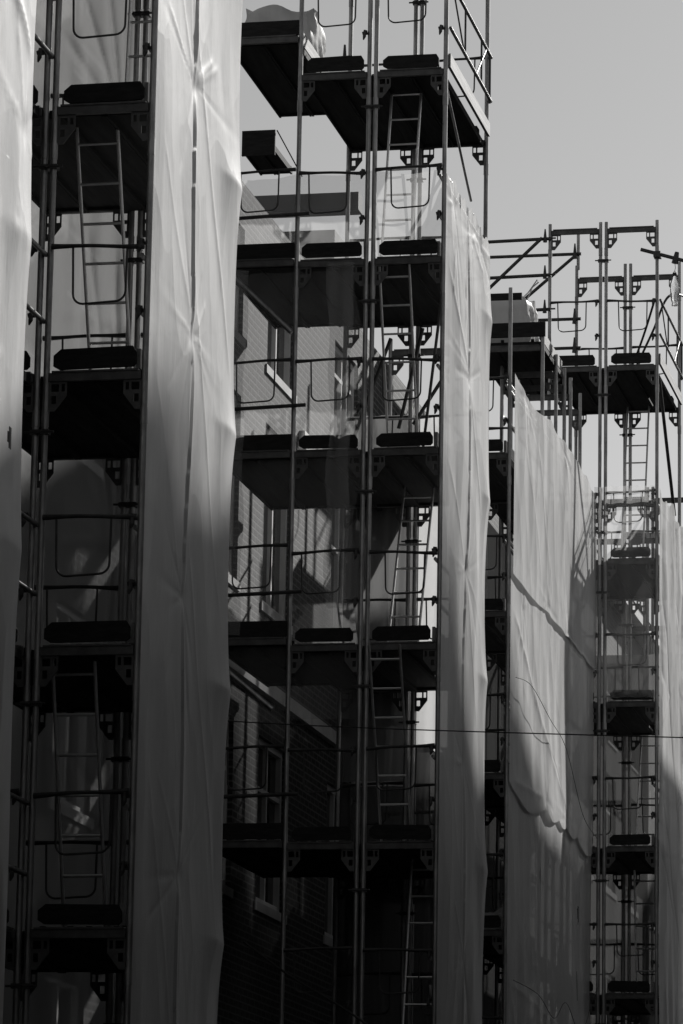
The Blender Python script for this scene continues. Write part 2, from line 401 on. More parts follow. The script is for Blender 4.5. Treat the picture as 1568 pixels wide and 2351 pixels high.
def side_sheet(name, X, Y0, Y1, z0, z1, label, mat=None, seam=None, lifts=(), pins=(), segs=(), topfn=None, botfn=None, nu=70, dz=.035, seed=1, wrap=.0, bulge=.03, group='scaffold sheeting', holes=(), pleats=0, jut=.05, slits=(), rag=.0):
    nv = int((z1-z0)/dz)
    u = np.linspace(0, 1, nu); v = np.linspace(0, 1, nv)
    U, V = np.meshgrid(u, v)
    Y = Y0+(Y1-Y0)*U
    zt = z1+np.zeros_like(U) if topfn is None else topfn(Y)
    zl = z0+np.zeros_like(U) if botfn is None else botfn(Y)
    Z = zl+(zt-zl)*V
    o = bulge*np.sin(np.pi*np.clip(U*1.02, 0, 1))*(.6+.4*np.sin(Z*1.3+seed))+.012
    o += .009*smooth_noise(Y, Z, .9, 2.6, seed)
    o += creases(Y, Z, pins, segs, .02, seed)
    if pleats: o += pleats*np.sin(Y*9+.8*np.sin(Z*.9+seed)+smooth_noise(Y, Z, .7, 2, seed+5))*(.5+.5*np.sin(Z*.8+Y))
    far = np.zeros_like(U)
    for zl_ in lifts:
        far += np.exp(-np.abs((Z-zl_))/.32)
    o += jut*far*np.exp(-((U-.93)/.14)**2)
    o += .0*U
    if seam is not None:
        ys = seam+.05*np.sin(Z*1.7+seed)*0
        P = np.array(sorted(p[1] for p in pins)) if len(pins) else np.array([z0])
        dd = np.min(np.abs(Z[..., None]-P[None, None, :]), axis=2)
        openn = np.clip(dd/.35, 0, 1)
        wob = .035*np.sin(Z*2.3+seed)*openn
        q = (Y-(seam+wob))
        lapp = np.where(q > 0, np.exp(-q/.07)*.016, -np.exp(q/.04)*.006)
        o += lapp*(.25+.75*openn)
    if wrap: # the far edge turns round the last post
        e = np.clip((U-(1-wrap))/wrap, 0, 1); o -= .16*e**2
    # ties pull the near edge in
    o *= np.clip(U*14, 0, 1)*.85+.15
    XX = X+o
    if rag: XX = XX; Z = Z+rag*(V > .999)*smooth_noise(Y, Z, .25, 1, seed+9)
    verts = np.stack([XX, Y, Z+CZ], -1).reshape(-1, 3)
    idx = np.arange(nu*nv).reshape(nv, nu)
    F = np.stack([idx[:-1, :-1], idx[:-1, 1:], idx[1:, 1:], idx[1:, :-1]], -1).reshape(-1, 4)
    if len(holes):
        c = verts[F].mean(1); keep = np.ones(len(F), bool)
        for (hy, hz, ry, rz) in holes: keep &= (((c[:, 1]-hy)/ry)**2+((c[:, 2]-CZ-hz)/rz)**2) > 1
        F = F[keep]
    me = bpy.data.meshes.new(name); me.from_pydata(verts.tolist(), [], F.tolist()); me.update()
    me.polygons.foreach_set('use_smooth', [True]*len(me.polygons)); me.materials.append(mat or M_sheet)
    ob = bpy.data.objects.new(name, me); COL.objects.link(ob); tag(ob, label, 'sheeting', group); return ob
def cross_sheet(name, Yp, x0, x1, z0, z1, label, mat, pins=(), segs=(), nu=50, dz=.05, seed=1, pleats=.0, bulge=.03, group='scaffold sheeting', topfn=None, botfn=None, pf=16, xfn=None):
    """sheet hung across the scaffold, facing along the street"""
    nv = int((z1-z0)/dz); U, V = np.meshgrid(np.linspace(0, 1, nu), np.linspace(0, 1, nv))
    X = x0+(x1-x0)*U
    zt = z1+0*U if topfn is None else topfn(X)
    zl = z0+0*U if botfn is None else botfn(X)
    Z = zl+(zt-zl)*V
    if xfn is not None: X = X+xfn(X, Z, U)
    o = bulge*np.sin(np.pi*U)+.01*smooth_noise(X, Z, .4, 1.5, seed)+creases(X, Z, pins, segs, .06, seed)
    if pleats: o += pleats*np.sin(X*pf+1.2*np.sin(Z*.7+seed))*(.4+.6*np.sin(Z*.5+X*3)**2)
    verts = np.stack([X, Yp-o, Z+CZ], -1).reshape(-1, 3); idx = np.arange(nu*nv).reshape(nv, nu)
    F = np.stack([idx[:-1, :-1], idx[:-1, 1:], idx[1:, 1:], idx[1:, :-1]], -1).reshape(-1, 4)
    me = bpy.data.meshes.new(name); me.from_pydata(verts.tolist(), [], F.tolist()); me.update()
    me.polygons.foreach_set('use_smooth', [True]*len(me.polygons)); me.materials.append(mat)
    ob = bpy.data.objects.new(name, me); COL.objects.link(ob); tag(ob, label, 'sheeting', group); return ob

# ================================================================== SETTING
def ground():
    m = MB().box(-6.2, .4, -60, 400, FLOOR-.3, FLOOR); struct(m.build('road', M_asphalt))
    struct(MB().box(-700, 700, -300, 1500, FLOOR-.6, FLOOR-.31).build('ground', M_asphalt))
    struct(MB().box(-14, -6.2, -60, 400, FLOOR-.29, FLOOR+.12).build('pavement', M_asphalt))
    struct(MB().box(.4, 1.7, -60, 75, FLOOR-.29, FLOOR+.12).build('pavement', M_asphalt))
ground()
XW = -9.6
def window_at(root, x, y0, y1, z0, z1, arch=True, bars=2):
    """window in a wall facing +X"""
    f = MB(); t = .07
    f.box(x-.06, x+.03, y0, y0+t, z0, z1); f.box(x-.06, x+.03, y1-t, y1, z0, z1)
    f.box(x-.06, x+.03, y0+t, y1-t, z0, z0+t); f.box(x-.06, x+.03, y0+t, y1-t, z1-t, z1)
    for k in range(1, bars): f.box(x-.05, x+.02, y0+(y1-y0)*k/bars-.025, y0+(y1-y0)*k/bars+.025, z0+t, z1-t)
    f.box(x-.05, x+.022, y0+t, y1-t, z0+(z1-z0)*.68, z0+(z1-z0)*.68+.05)
    w = part(f, 'window', M_white, root)
    p = MB().box(x-.05, x-.03, y0+t, y1-t, z0+t, z1-t); part(p, 'pane', M_glass, root).parent = w
    s = MB().box(x-.03, x+.1, y0-.08, y1+.08, z0-.1, z0-.004); part(s, 'window_sill', M_stone, root)
    l = MB()
    n = 9
    if arch:
        for k in range(n):
            a0, a1 = k/n, (k+1)/n
            ya, yb = y0-.1+(y1-y0+.2)*a0, y0-.1+(y1-y0+.2)*a1
            h0 = .12*math.sin(math.pi*a0); h1 = .12*math.sin(math.pi*a1)
            l.prism([(ya, z1+.004+h0*.0), (yb, z1+.004), (yb, z1+.14+h1), (ya, z1+.14+h0)], 'x', x-.03, x+.05)
        part(l, 'lintel', M_stone, root)
def wall_with_openings(root, x0, x1, ya, yb, za, zb, ops, mat=None):
    m = MB(); ys = sorted({ya, yb} | {o[0] for o in ops} | {o[1] for o in ops})
    for a, b in zip(ys[:-1], ys[1:]):
        spans = sorted((o[2], o[3]) for o in ops if o[0] <= a+1e-6 and o[1] >= b-1e-6)
        z = za
        for s0, s1 in spans:
            if s0 > z: m.box(x0, x1, a, b, z, s0)
            z = s1
        if z < zb: m.box(x0, x1, a, b, z, zb)
    return part(m, 'wall', mat or M_brick, root)
def terrace():
    # the brick row behind the scaffolding; windows in pairs, storeys about 3.3 m
    houses = [(-6, 10), (10, 24), (24, 38), (38, 48.2), (48.2, 62), (62, 80)]
    names = ['brick house at the near end of the scaffolded row, behind the camera side',
             'brick house behind the sheeted scaffold at the left picture edge',
             'brick house behind the left scaffold tower and its sheeting',
             'brick house with arched white windows seen through the open middle scaffold tower',
             'brick house hidden behind the long sheeted scaffold right of centre',
             'brick house behind the farthest scaffold on the right']
    for (a, b), nm in zip(houses, names):
        if a < 0: continue
        r = empty('brick_house', (XW-3, (a+b)/2, FLOOR), nm, 'house', 'brick houses behind the scaffolding')
        ops = []; y = a+1.0
        cols = []
        if a == 38: cols = [(39.5, 40.6), (41.8, 43.2), (45.4, 46.8)]
        else:
            while y+1.3 < b-.5: cols.append((y, y+1.3)); y += 2.9
        for (y0, y1) in cols:
            for z0, z1 in ((7.95, 9.96), (4.7, 6.5), (1.2, 3.2), (10.6, 11.8)): ops.append((y0, y1, z0, z1))
        wall_with_openings(r, XW-.3, XW, a, b-.01, FLOOR, 12.3 if a in (38, 48.2) else 13.0, ops)
        for o in ops: window_at(r, XW-.08, *o)
        part(MB().box(XW-6, XW-.32, a+.02, b-.03, FLOOR, 12.2 if a in (38, 48.2) else 12.9), 'party_wall', M_dark, r)
        if a not in (38, 48.2):
            part(MB().box(XW-.29, XW+.3, a, b-.02, 13.02, 13.2), 'eave', M_white, r)
            part(MB().prism([(XW+.32, 13.21), (XW-5, 16.0), (XW-9, 13.21)], 'y', a, b-.02), 'roof', M_dark, r) if a > 60 or a < 20 else None
        elif a == 38:
            part(MB().box(-12, -9.47, 46.0, 46.25, 13.58, 13.8), 'eave', M_dark, r)
            part(MB().box(-11.5, -9.82, 46.3, 48.1, 12.21, 13.42), 'chimney_block', M_grey, r)
            part(MB().box(XW-.02, XW+.07, 43.5, 48.1, 10.05, 10.25), 'stone_band', M_white, r)
            part(MB().box(XW-.02, XW+.07, 38, 48.1, 6.95, 7.1), 'stone_band', M_stone, r)
terrace()
# pale timber panels leaning bright along the wall
def opposite():
    # houses across the street (outside the picture): they keep the street in shade
    spec = [(-40, -16, 18), (-15.9, 4, 14), (4.1, 22, 9.5), (22.1, 38, 9), (38.1, 58, 8.5)]
    words = ['first', 'second', 'third', 'fourth', 'fifth']
    for (a, b, h), w in zip(spec, words):
        r = empty('street_house', (10, (a+b)/2, FLOOR), 'plain rendered house across the street, %s along the row' % w, 'house', 'houses across the street')
        ops = []; y = a+1.5
        part(MB().box(1.6, 11, a, b, FLOOR, h), 'wall', M_render, r)
        part(MB().prism([(1.4, h+.01), (4.2, h+.8), (11.3, h+.01)], 'y', a, b), 'roof', M_dark, r)
        wn = MB()
        while y+1.2 < b-.8:
            for z in (0.2, 3.4, 6.2):
                wn.box(1.56, 1.59, y, y+1.2, z, z+1.7)
            y += 3
        part(wn, 'window', M_glass, r)
    r = empty('street_house', (-2, -50, FLOOR), 'wide rendered house closing the street behind the viewer', 'house', 'houses across the street')
    part(MB().box(-30, 30, -60, -45, FLOOR, 22), 'wall', M_render, r)
    part(MB().prism([(-30.3, 22.01), (0, 27), (30.3, 22.01)], 'y', -60, -45), 'roof', M_dark, r)
    r = empty('shade_wall', (8, 74, FLOOR), 'added unseen wall with a stepped skyline shaped to shade the sheeting, beyond the picture edge', 'light blocker')
    part(MB().prism([(-3.4, FLOOR), (13, FLOOR), (13, 35), (8.8, 34), (7.75, 33.2), (7.5, 32), (6.8, 31), (6.2, 32), (4.6, 31), (3.75, 27), (3.3, 24.5), (2.95, 23.4), (1.95, 23.2), (1.8, 25.2), (.8, 25), (.3, 22), (-.5, 19.4), (-1.9, 16.6), (-3.4, 13)], 'y', 70, 70.9), 'wall', M_render, r)  # added out of view; skyline shaped to cast the shadow edges on the sheets
opposite()

# ================================================================== SCAFFOLDING
LB = [(-8.64, -7.91), (-7.84, -7.11)]
gA = [10.79, 8.79, 6.79, 4.79, 2.79, .79]
# near tower behind the left edge sheeting
tz = tower('scaffold_tower', 'steel scaffold tower almost fully hidden behind bright sheeting at the left picture edge', [(-7.84, -7.11)], 21.3, 23.78, [8.9, 6.9, 4.9, 2.9], [10.9], FLOOR, 14, hatches=False)
# left tower
ta = tower('scaffold_tower', 'open fronted steel scaffold tower with ladders, left of the widest pale sheet', [(-8.64, -7.91), (-7.84, -7.11)], 27.06, 29.57, gA, [12.79], FLOOR, 14.5)
# rails running back towards the near tower
for z in gA[1:5]:
    for dz_ in (.48, .98):
        side_rail(ta, -7.875, 24.3, 27.06, z+dz_-.03)
    deck(ta, -8.61, -7.94, 24.4, 27.0, z-.02, None, right_board=False)
# middle tower
tb = tower('scaffold_tower', 'tallest open steel scaffold tower, two frames wide, in the middle of the picture', LB, 38.88, 41.4, [14.88, 12.88, 10.88, 8.88, 6.88, 4.88, 2.88], [16.88], FLOOR, 18, truss_levels=(12.88,14.88))
brace(tb, (-7.11, 38.95, 12.75), (-7.0, 39.85, 11.80), .014)
brace(tb, (-7.11, 38.95, 10.75), (-7.75, 41.2, 9.3), .016, M_beam)
brace(tb, (-7.2, 41.2, 10.75), (-7.85, 41.25, 9.75), .02, M_rail); brace(tb, (-8.0, 41.2, 9.7), (-7.75, 41.2, 10.8), .02, M_rail)
brace(tb, (-8.6, 41.2, 9.3), (-8.1, 41.2, 10.7), .02, M_rail)
brace(tb, (-9.35, 38.9, 10.85), (-8.68, 38.9, 10.2), .03, M_post); brace(tb, (-9.4, 38.9, 6.8), (-8.8, 38.9, 6.3), .03, M_post)
# bracket decks between middle tower and wall
for z, zz in ((13.3, .0), (10.9, .0), (8.88, 0), (6.95, 0), (4.9, 0)):
    deck(tb, -9.42, -8.68, 38.92, 41.36, z, None, right_board=(z > 13), left_board=False)
    part(MB().box(-9.4, -8.66, 38.88, 38.91, z+.09, z+.25), 'toe_board', M_toe, tb)
    if z < 13: part(MB().box(-8.7, -8.6, 38.95, 41.34, z-.012, z+.054), 'gap_cover', M_deck, tb)
    part(beam_mb(-9.42, -8.665, 38.86, z), 'beam', M_beam, tb)
    if z < 13:
        endrail(tb, -9.4, -8.66, 38.88, z+1.0, .02)
        part(MB().tube([(-9.45, 38.8, z+.5), (-8.5, 38.8, z+.53)], .02, 8), 'guard_rail', M_rail, tb, True)
deck(tb, -9.98, -9.6, 42, 42.9, 13.12, None, right_board=False)
part(MB().box(-9.98, -9.6, 41.96, 41.99, 13.06, 13.35), 'toe_board', M_toe, tb)
part(MB().tube([(-9.58, 41.97, 13.34), (-9.58, 43.3, 13.2)], .008, 6), 'tube', M_rail, tb)
# tubes clamped on the back of the middle tower's upper deck
for z in (13.93, 15.1):
    part(MB().tube([(-9.0, 41.33, z), (-8.6, 41.33, z+.01)], .024, 8), 'tube', M_rail, tb, True)
    part(MB().tube([(-8.68, 41.28, z-.12), (-8.68, 41.28, z+.14)], [.03, .012], 8), 'coupler', M_rail, tb, True)
# long lane scaffold
LC = [(-8.5, -7.78)]
tc = tower('lane_scaffold', 'single width scaffold bay with dark decks beside the long receding sheet, right of centre', LC, 47.17, 49.75, [10.69, 8.73, 6.75, 4.87, 2.9], [], FLOOR, 12.84, hatches=False, ztb=12.9, group='lane scaffolds')
tl = empty('lane_scaffold', (-8.1, 51.5, FLOOR), 'close row of upright scaffold frames stepping back behind the long sheet, right of centre', 'scaffold', 'lane scaffolds')
for Y in (50.9, 51.65, 52.2, 53.1):
    for x in (-8.5, -7.78): part(post_mb(x, Y, FLOOR, 12.92, [10.4, 8.4, 6.4]), 'post', M_post, tl, True)
    for z in (12.62, 10.69, 8.73, 6.75, 4.87):
        part(beam_mb(-8.5+PR, -7.78-PR, Y, z), 'beam', M_beam, tl)
        part(gusset_mb(-8.5, Y, z, 1), 'gusset_plate', M_beam, tl); part(gusset_mb(-7.78, Y, z, -1), 'gusset_plate', M_beam, tl)
for z in (10.69, 8.73, 6.75, 4.87):
    deck(tl, -8.47, -7.81, 49.8, 53.05, z, None, right_board=False)
    side_rail(tl, -7.83, 47.2, 54.1, z+1.0); side_rail(tl, -7.83, 47.2, 54.1, z+.5)
part(beam_mb(-8.5+PR, -7.78-PR, 49.75, 12.69), 'beam', M_beam, tl)
# top platform of the lane with the bulk bag on it
deck(tl, -9.1, -7.79, 49.8, 51.6, 12.77, None, right_board=True)
part(MB().box(-9.1, -7.74, 49.7, 49.735, 12.87, 13.06), 'toe_board', M_toe, tl)
for z in (13.37,):
    part(MB().box(-9.1, -8.05, 49.7, 49.73, z, z+.09), 'guard_board', M_toe, tl)
# right tower
LD = [(-8.38, -7.66), (-7.58, -6.86)]
td = tower('scaffold_tower', 'open topped steel scaffold tower standing against the sky on the right', LD, 54.2, 56.8, [13.5, 10.74, 8.74, 6.74, 4.74, 2.74], [15.5, 11.55], FLOOR, 15.66, truss_levels=(13.5,), ztb=15.64+.12)
deck(td, -9.35, -8.42, 54.25, 56.75, 13.72, None, right_board=True)
part(MB().box(-9.35, -8.42, 54.2, 54.23, 13.8, 13.95), 'toe_board', M_toe, td)
def tube(root, a, b, r=.024, name='tube', mat=None): return part(MB().tube([a, b], r, 10), name, mat or M_rail, root, True)
for z in (15.44, 14.91, 14.41):
    tube(td, (-9.6, 54.16, z-.02), (-8.36, 54.16, z)); part(MB().tube([(-8.44, 54.12, z-.06), (-8.44, 54.12, z+.13)], [.03, .01], 8), 'coupler', M_rail, td, True)
    tube(td, (-8.36, 54.14, z), (-8.29, 54.14, z), .012)
for z in (15.93, 14.94, 14.5):
    tube(td, (-9.9, 56.76, z), (-8.31, 56.76, z)); part(MB().tube([(-8.4, 56.72, z-.08), (-8.4, 56.72, z+.15)], [.035, .01], 8), 'coupler', M_rail, td, True)
brace(td, (-9.42, 54.1, 14.55), (-8.48, 54.1, 15.44), .024, M_rail); brace(td, (-9.5, 56.7, 14.95), (-8.40, 56.7, 15.88), .024, M_rail)
for x in (-8.38,): part(post_mb(x+.02, 56.8, 15.7, 16.25), 'post', M_post, td, True)
brace(td, (-6.84, 54.28, 13.4), (-6.84, 56.05, 11.8), .024, M_rail)
tube(td, (-7.08, 54.12, 15.22), (-6.3, 54.12, 14.98), .026); part(MB().box(-6.9, -6.8, 54.08, 54.24, 15.1, 15.18), 'coupler', M_rail, td)
part(MB().tube([(-6.6, 54.12, 15.0), (-6.57, 54.12, 15.16)], [.05, .03], 8), 'coupler', M_rail, td, True)
# scaffold beyond the right tower
te = empty('lane_scaffold', (-8.0, 62, FLOOR), 'farthest scaffold frames seen small through the sheer net of the right tower', 'scaffold', 'lane scaffolds')
for Y in (59.4, 62, 64.6):
    for x in (-8.38, -7.66, -7.58, -6.86): part(post_mb(x, Y, FLOOR, 12.95, [10, 8]), 'post', M_post, te, True)
    for z in (12.7, 11.2, 9.2, 7.2, 5.2):
        for a, b in ((-8.38, -7.66), (-7.58, -6.86)):
            part(beam_mb(a+PR, b-PR, Y, z), 'beam', M_beam, te); part(gusset_mb(a, Y, z, 1), 'gusset_plate', M_beam, te); part(gusset_mb(b, Y, z, -1), 'gusset_plate', M_beam, te)
for z in (9.2, 7.2, 5.2): deck(te, -8.35, -7.69, 59.45, 64.5, z, None, right_board=False)
# scaffold behind the middle tower, seen through it
tm = empty('lane_scaffold', (-8.3, 44, FLOOR), 'scaffold frames and rails standing just behind the open middle tower', 'scaffold', 'lane scaffolds')
for Y in (43.95,):
    for x in (-8.64, -7.91): part(post_mb(x, Y, FLOOR, 11.4, [10, 8, 6]), 'post', M_post, tm, True)
    for z in (11.2, 9.2, 7.2, 5.2):
        part(beam_mb(-8.64+PR, -7.91-PR, Y, z), 'beam', M_beam, tm); part(gusset_mb(-8.64, Y, z, 1), 'gusset_plate', M_beam, tm); part(gusset_mb(-7.91, Y, z, -1), 'gusset_plate', M_beam, tm)
for z in (8.9, 6.9, 4.9):
    deck(tm, -8.61, -7.94, 41.5, 43.9, z, None, right_board=False)
    for q in (.5, 1.0): tube(tm, (-8.7, 43.9, z+q), (-7.8, 43.9, z+q+.03), .02)

# mesh panel at the foot of the left tower
mp = empty('mesh_panel', (-7.5, 29.35, .5), 'dark wire mesh panel at the foot of the left tower, bottom left', 'mesh panel')
m = MB()
for k in range(9): m.tube([(-.4+k*.085, 0, -.6), (-.4+k*.085, 0, 1.5)], .005, 5)
for k in range(22): m.tube([(-.4, 0, -.55+k*.095), (.29, 0, -.55+k*.095)], .005, 5)
m.build('wire_grid', M_rail, mp); f = MB()
for x in (-.42, .3): f.tube([(x, 0, -.62), (x, 0, 1.55)], .016, 8)
f.tube([(-.42, 0, 1.55), (.3, 0, 1.55)], .016, 8); f.build('panel_frame', M_rail, mp, True)
# ladders
ladder((-7.78, 27.97, 7.23), (-7.78, 27.41, 8.87), 6.88, 8.83, 'aluminium ladder up to the second highest platform of the left tower, brightly edged')
ladder((-7.6, 28.13, 9.37), (-7.6, 28.19, 10.05), 8.88, 10.85, 'aluminium ladder cut off by the top picture edge in the left tower')
ladder((-7.5, 28.57, 4.61), (-7.5, 28.81, 6.65), 4.88, 6.83, 'aluminium ladder squeezed beside the right post, between the middle platforms of the left tower')
ladder((-7.78, 27.73, 3.09), (-7.78, 27.28, 4.66), 2.88, 4.83, 'dark ladder on the lowest visible platform of the left tower')
ladder((-7.78, 39.0, 10.99), (-7.78, 39.3, 12.29), 10.97, 13.3, 'ladder behind the sheer net at the top of the middle tower')
ladder((-7.78, 39.47, 9.28), (-7.78, 38.95, 10.76), 8.97, 10.9, 'ladder below the uppermost netted platform of the middle tower')
ladder((-7.78, 39.76, 7.3), (-7.78, 40.28, 8.51), 6.97, 8.9, 'ladder in the middle tower leading up to its third visible platform')
ladder((-7.78, 39.41, 5.2), (-7.78, 39.14, 5.83), 4.97, 6.9, 'ladder in the shaded fourth storey of the middle tower')
ladder((-7.5, 39.3, 3.2), (-7.5, 39.6, 4.6), 2.97, 4.9, 'lowest ladder of the middle tower, next to its right post')
ladder((-7.56, 56.0, 12.21), (-7.56, 56.31, 13.31), 10.83, 13.55, 'long ladder against the sky below the top platform of the right tower')
ladder((-7.4, 56.2, 7.24), (-7.4, 56.7, 8.6), 6.83, 8.7, 'ladder in the shaded middle storey of the right tower')
ladder((-7.4, 56.2, 5.24), (-7.4, 56.0, 6.6), 4.83, 6.7, 'lowest ladder in the dark foot of the right tower')

# ------------------------------------------------------------------ sheeting
side_sheet('scaffold_sheet', -7.06, 21.2, 23.82, 0, 13, 'brilliant white sheeting at the left picture edge with a small torn hole', seam=22.6,
           pins=[(23.6, 7.6), (22.6, 9.7), (22.6, 5.7)], lifts=[8.9, 6.9, 4.9], seed=3, segs=[(22.9, 8.6, 23.75, 8.1, .03, .06)], holes=[(23.52, 5.55, .05, .06)], nu=90, jut=.03)
side_sheet('scaffold_sheet', -7.9, 24.0, 26.35, 0, 13, 'narrow strip of shaded sheeting on the inner lane just right of the left edge sheet', seam=None, pins=[(26.2, 8.65), (26.2, 6.6)], lifts=[7.7, 5.7], seed=5, bulge=.05)
PA = [9.34, 7.39, 5.40, 3.36]
side_sheet('scaffold_sheet', -7.085, 27.05, 29.62, -1.5, 14.3, 'wide pale sheet on the side of the left tower, lit above and shaded below', seam=28.15,
           pins=[(28.15, z) for z in PA]+[(28.13, 11.4)], lifts=[10.9, 8.93, 6.95, 4.93, 3.0, 1], seed=11, nu=130, dz=.024,
           segs=[(28.1, 9.9, 29.5, 7.3, .016, .05), (28.1, 7.9, 29.4, 5.3, .014, .05), (28.15, 6, 29.3, 3.5, .012, .05), (27.3, 9.7, 28.1, 9.36, .012, .05), (27.2, 8.7, 28.1, 7.5, .01, .05),
                 (28.2, 9.4, 28.7, 9.7, .014, .04), (28.2, 7.4, 28.6, 7.75, .014, .04), (27.2, 6.9, 28.0, 5.5, .012, .05), (27.25, 4.2, 28.1, 2.0, .01, .05), (28.2, 3.4, 28.5, 3.8, .012, .04)], jut=.055)
PBn = [9.93, 7.9, 5.9, 3.9]
side_sheet('scaffold_sheet', -7.085, 38.86, 41.43, -1.5, 11.8, 'long narrow sheet down the side of the middle tower with a bright outer edge', seam=40.05,
           pins=[(40.05, z) for z in PBn]+[(39.3, 11.6), (40.3, 11.55), (40.9, 11.6)], lifts=[10.9, 8.91, 6.97, 4.95, 2.9], seed=21, nu=120, dz=.025, rag=.04,
           topfn=lambda Y: 11.84+.03*np.sin(Y*5)-.06*np.abs(np.sin((Y-38.86)*2.2)),
           segs=[(39.0, 10.9, 40.0, 9.9, .02, .06), (40.1, 11.6, 39.8, 10.4, .02, .04), (39.4, 11.6, 39.2, 10.6, .02, .04), (40.1, 9.9, 40.9, 8.6, .015, .05), (39.0, 8.9, 40.0, 7.9, .012, .05), (40.1, 7.9, 40.9, 6.3, .012, .05)], jut=.05, bulge=.05)
def hang(zl, sag, ys): # scalloped hem tied at ys
    def f(Y):
        o = np.zeros_like(Y)+zl
        for a, b in zip(ys[:-1], ys[1:]):
            m = (Y >= a) & (Y <= b); o = np.where(m, zl-sag*(b-a)*np.sin(np.pi*(Y-a)/(b-a)), o)
        return o
    return f
ties = [47.1, 49.75, 50.9, 51.65, 52.2, 53.1, 54.3, 55.2]
segC = [(47.7, 11.2, 49.3, 9.5, .012, .04), (48.6, 11.4, 49.9, 9.6, .014, .03), (49.2, 10.6, 50.2, 9.4, .012, .03), (50.6, 11.2, 51.2, 9.6, .008, .04), (52.0, 10.9, 53.3, 9.6, .01, .04)]
side_sheet('scaffold_sheet', -7.715, 47.15, 54.25, 9.1, 11.72, 'uppermost tier of the long receding sheet right of centre, below bare posts', pins=[(49.75, 9.35), (51.65, 9.35), (53.1, 9.35), (47.9, 11.6), (50.9, 11.6)],
           botfn=hang(9.26, .02, ties), topfn=hang(11.76, .05, ties), seed=31, nu=170, dz=.03, pleats=.003, segs=segC, bulge=.05, jut=.0, holes=[])
side_sheet('scaffold_sheet', -7.745, 47.15, 54.25, 6.5, 9.5, 'middle tier of the long receding sheet, crossed by a slanting shadow and a drooping hem', pins=[(49.75, 6.85), (51.65, 6.85), (48.0, 9.0)],
           botfn=hang(6.74, .08, [47.1, 49.75, 50.9, 51.65, 52.6, 54.3, 55.2]), topfn=hang(9.5, .0, ties), seed=37, nu=170, dz=.03, pleats=.003, segs=[(47.2, 8.9, 50.2, 7.4, .03, .1), (49.8, 7.6, 51.5, 7.0, .02, .1), (47.3, 6.75, 49.6, 6.85, .03, .06)], bulge=.04, jut=0)
side_sheet('scaffold_sheet', -7.775, 47.15, 54.25, -1.5, 7.0, 'shaded lowest tier of the long receding sheet with two dark tears near its far end', pins=[(49.75, 5.9), (51, 3.2), (47.3, 4.3), (52.8, 5.9)],
           topfn=hang(6.95, 0, ties), seed=41, nu=150, dz=.035, pleats=.003, segs=[(47.2, 4.35, 51.0, 4.1, .025, .06), (50.0, 6.2, 50.3, 2, .02, .05), (51.6, 6.4, 51.8, 1, .02, .05)], bulge=.06, jut=0, holes=[(53.0, 5.75, .07, .13), (52.9, 4.8, .03, .2)])
side_sheet('scaffold_sheet', -6.82, 54.15, 57.0, -1.5, 11.8, 'sheet on the side of the right tower, cut by the right picture edge', pins=[(54.4, 9.2), (55.9, 11.5), (55.2, 6.8), (56.3, 9.3)], lifts=[10.7, 8.7, 6.7],
           topfn=lambda Y: 11.74+.05*np.sin(Y*4), seed=51, nu=90, segs=[(54.3, 10.5, 56.3, 7.0, -.03, .06), (54.5, 7.6, 56.2, 5.5, -.03, .06), (54.3, 8.5, 55.6, 9.3, .02, .05), (54.3, 6.8, 55.6, 6.0, -.03, .05)], pleats=.012, rag=.03)
# sheets across the back and front of the towers
cross_sheet('back_sheet', 29.72, -9.5, -7.1, -1.5, 13.5, 'grey backlit sheet with star shaped creases closing the back of the left tower', M_back,
            pins=[(-8.02, 6.15), (-8.02, 9.6), (-8.0, 4.0), (-8.0, 7.9)], segs=[(-8.03, 9.5, -8.5, 11.0, .09, .035), (-8.03, 9.5, -8.25, 11.2, .1, .03), (-8.03, 9.5, -8.0, 11.2, .09, .03), (-8.03, 9.5, -7.75, 11.0, .05, .03), (-8.03, 9.5, -8.6, 10.4, .06, .03), (-8.02, 6.15, -8.05, 3.9, .12, .025), (-8.02, 6.15, -8.14, 7.0, .08, .025), (-8.02, 6.15, -7.95, 7.0, .08, .025), (-8.02, 6.15, -7.6, 6.08, .05, .012), (-8.06, 8.6, -8.0, 6.4, .1, .03), (-8.3, 8.7, -8.1, 7.3, .06, .03), (-7.8, 8.8, -7.75, 6.8, .05, .05)], seed=61, nu=150, pleats=.012, pf=30, dz=.04)
cross_sheet('back_sheet', 41.60, -7.84, -7.5, 6.3, 9.9, 'narrow sheet with sunlight put into its colour, beside the ladders at the back of the middle tower', M_sunlit_sheet, seed=68, pleats=.01, pf=40, nu=30)
cross_sheet('back_sheet', 41.63, -7.84, -7.5, -1.5, 6.25, 'narrow sheet with shade put into its colour at the foot of the middle tower, under the sunlit toned one', M_shade_sheet, seed=69, pleats=.01, pf=40, nu=30)
cross_sheet('back_sheet', 41.68, -8.7, -7.86, -1.5, 5.9, 'sheet with deep shade put into its colour closing the foot of the middle tower, left of the ladders', M_shade_sheet, seed=66, pleats=.015, pf=34, nu=50)
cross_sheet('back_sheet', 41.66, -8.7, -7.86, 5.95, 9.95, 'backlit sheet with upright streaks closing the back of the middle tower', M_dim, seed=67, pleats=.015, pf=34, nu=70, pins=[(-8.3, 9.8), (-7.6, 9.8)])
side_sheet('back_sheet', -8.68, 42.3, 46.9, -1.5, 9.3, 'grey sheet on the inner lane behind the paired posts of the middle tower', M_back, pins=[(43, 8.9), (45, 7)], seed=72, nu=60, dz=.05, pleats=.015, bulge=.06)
cross_sheet('back_sheet', 47.0, -9.6, -8.75, -1.5, 9.9, 'pale sheet hung beside the brick wall behind the middle tower', M_back, seed=71, pleats=.03, pf=26)
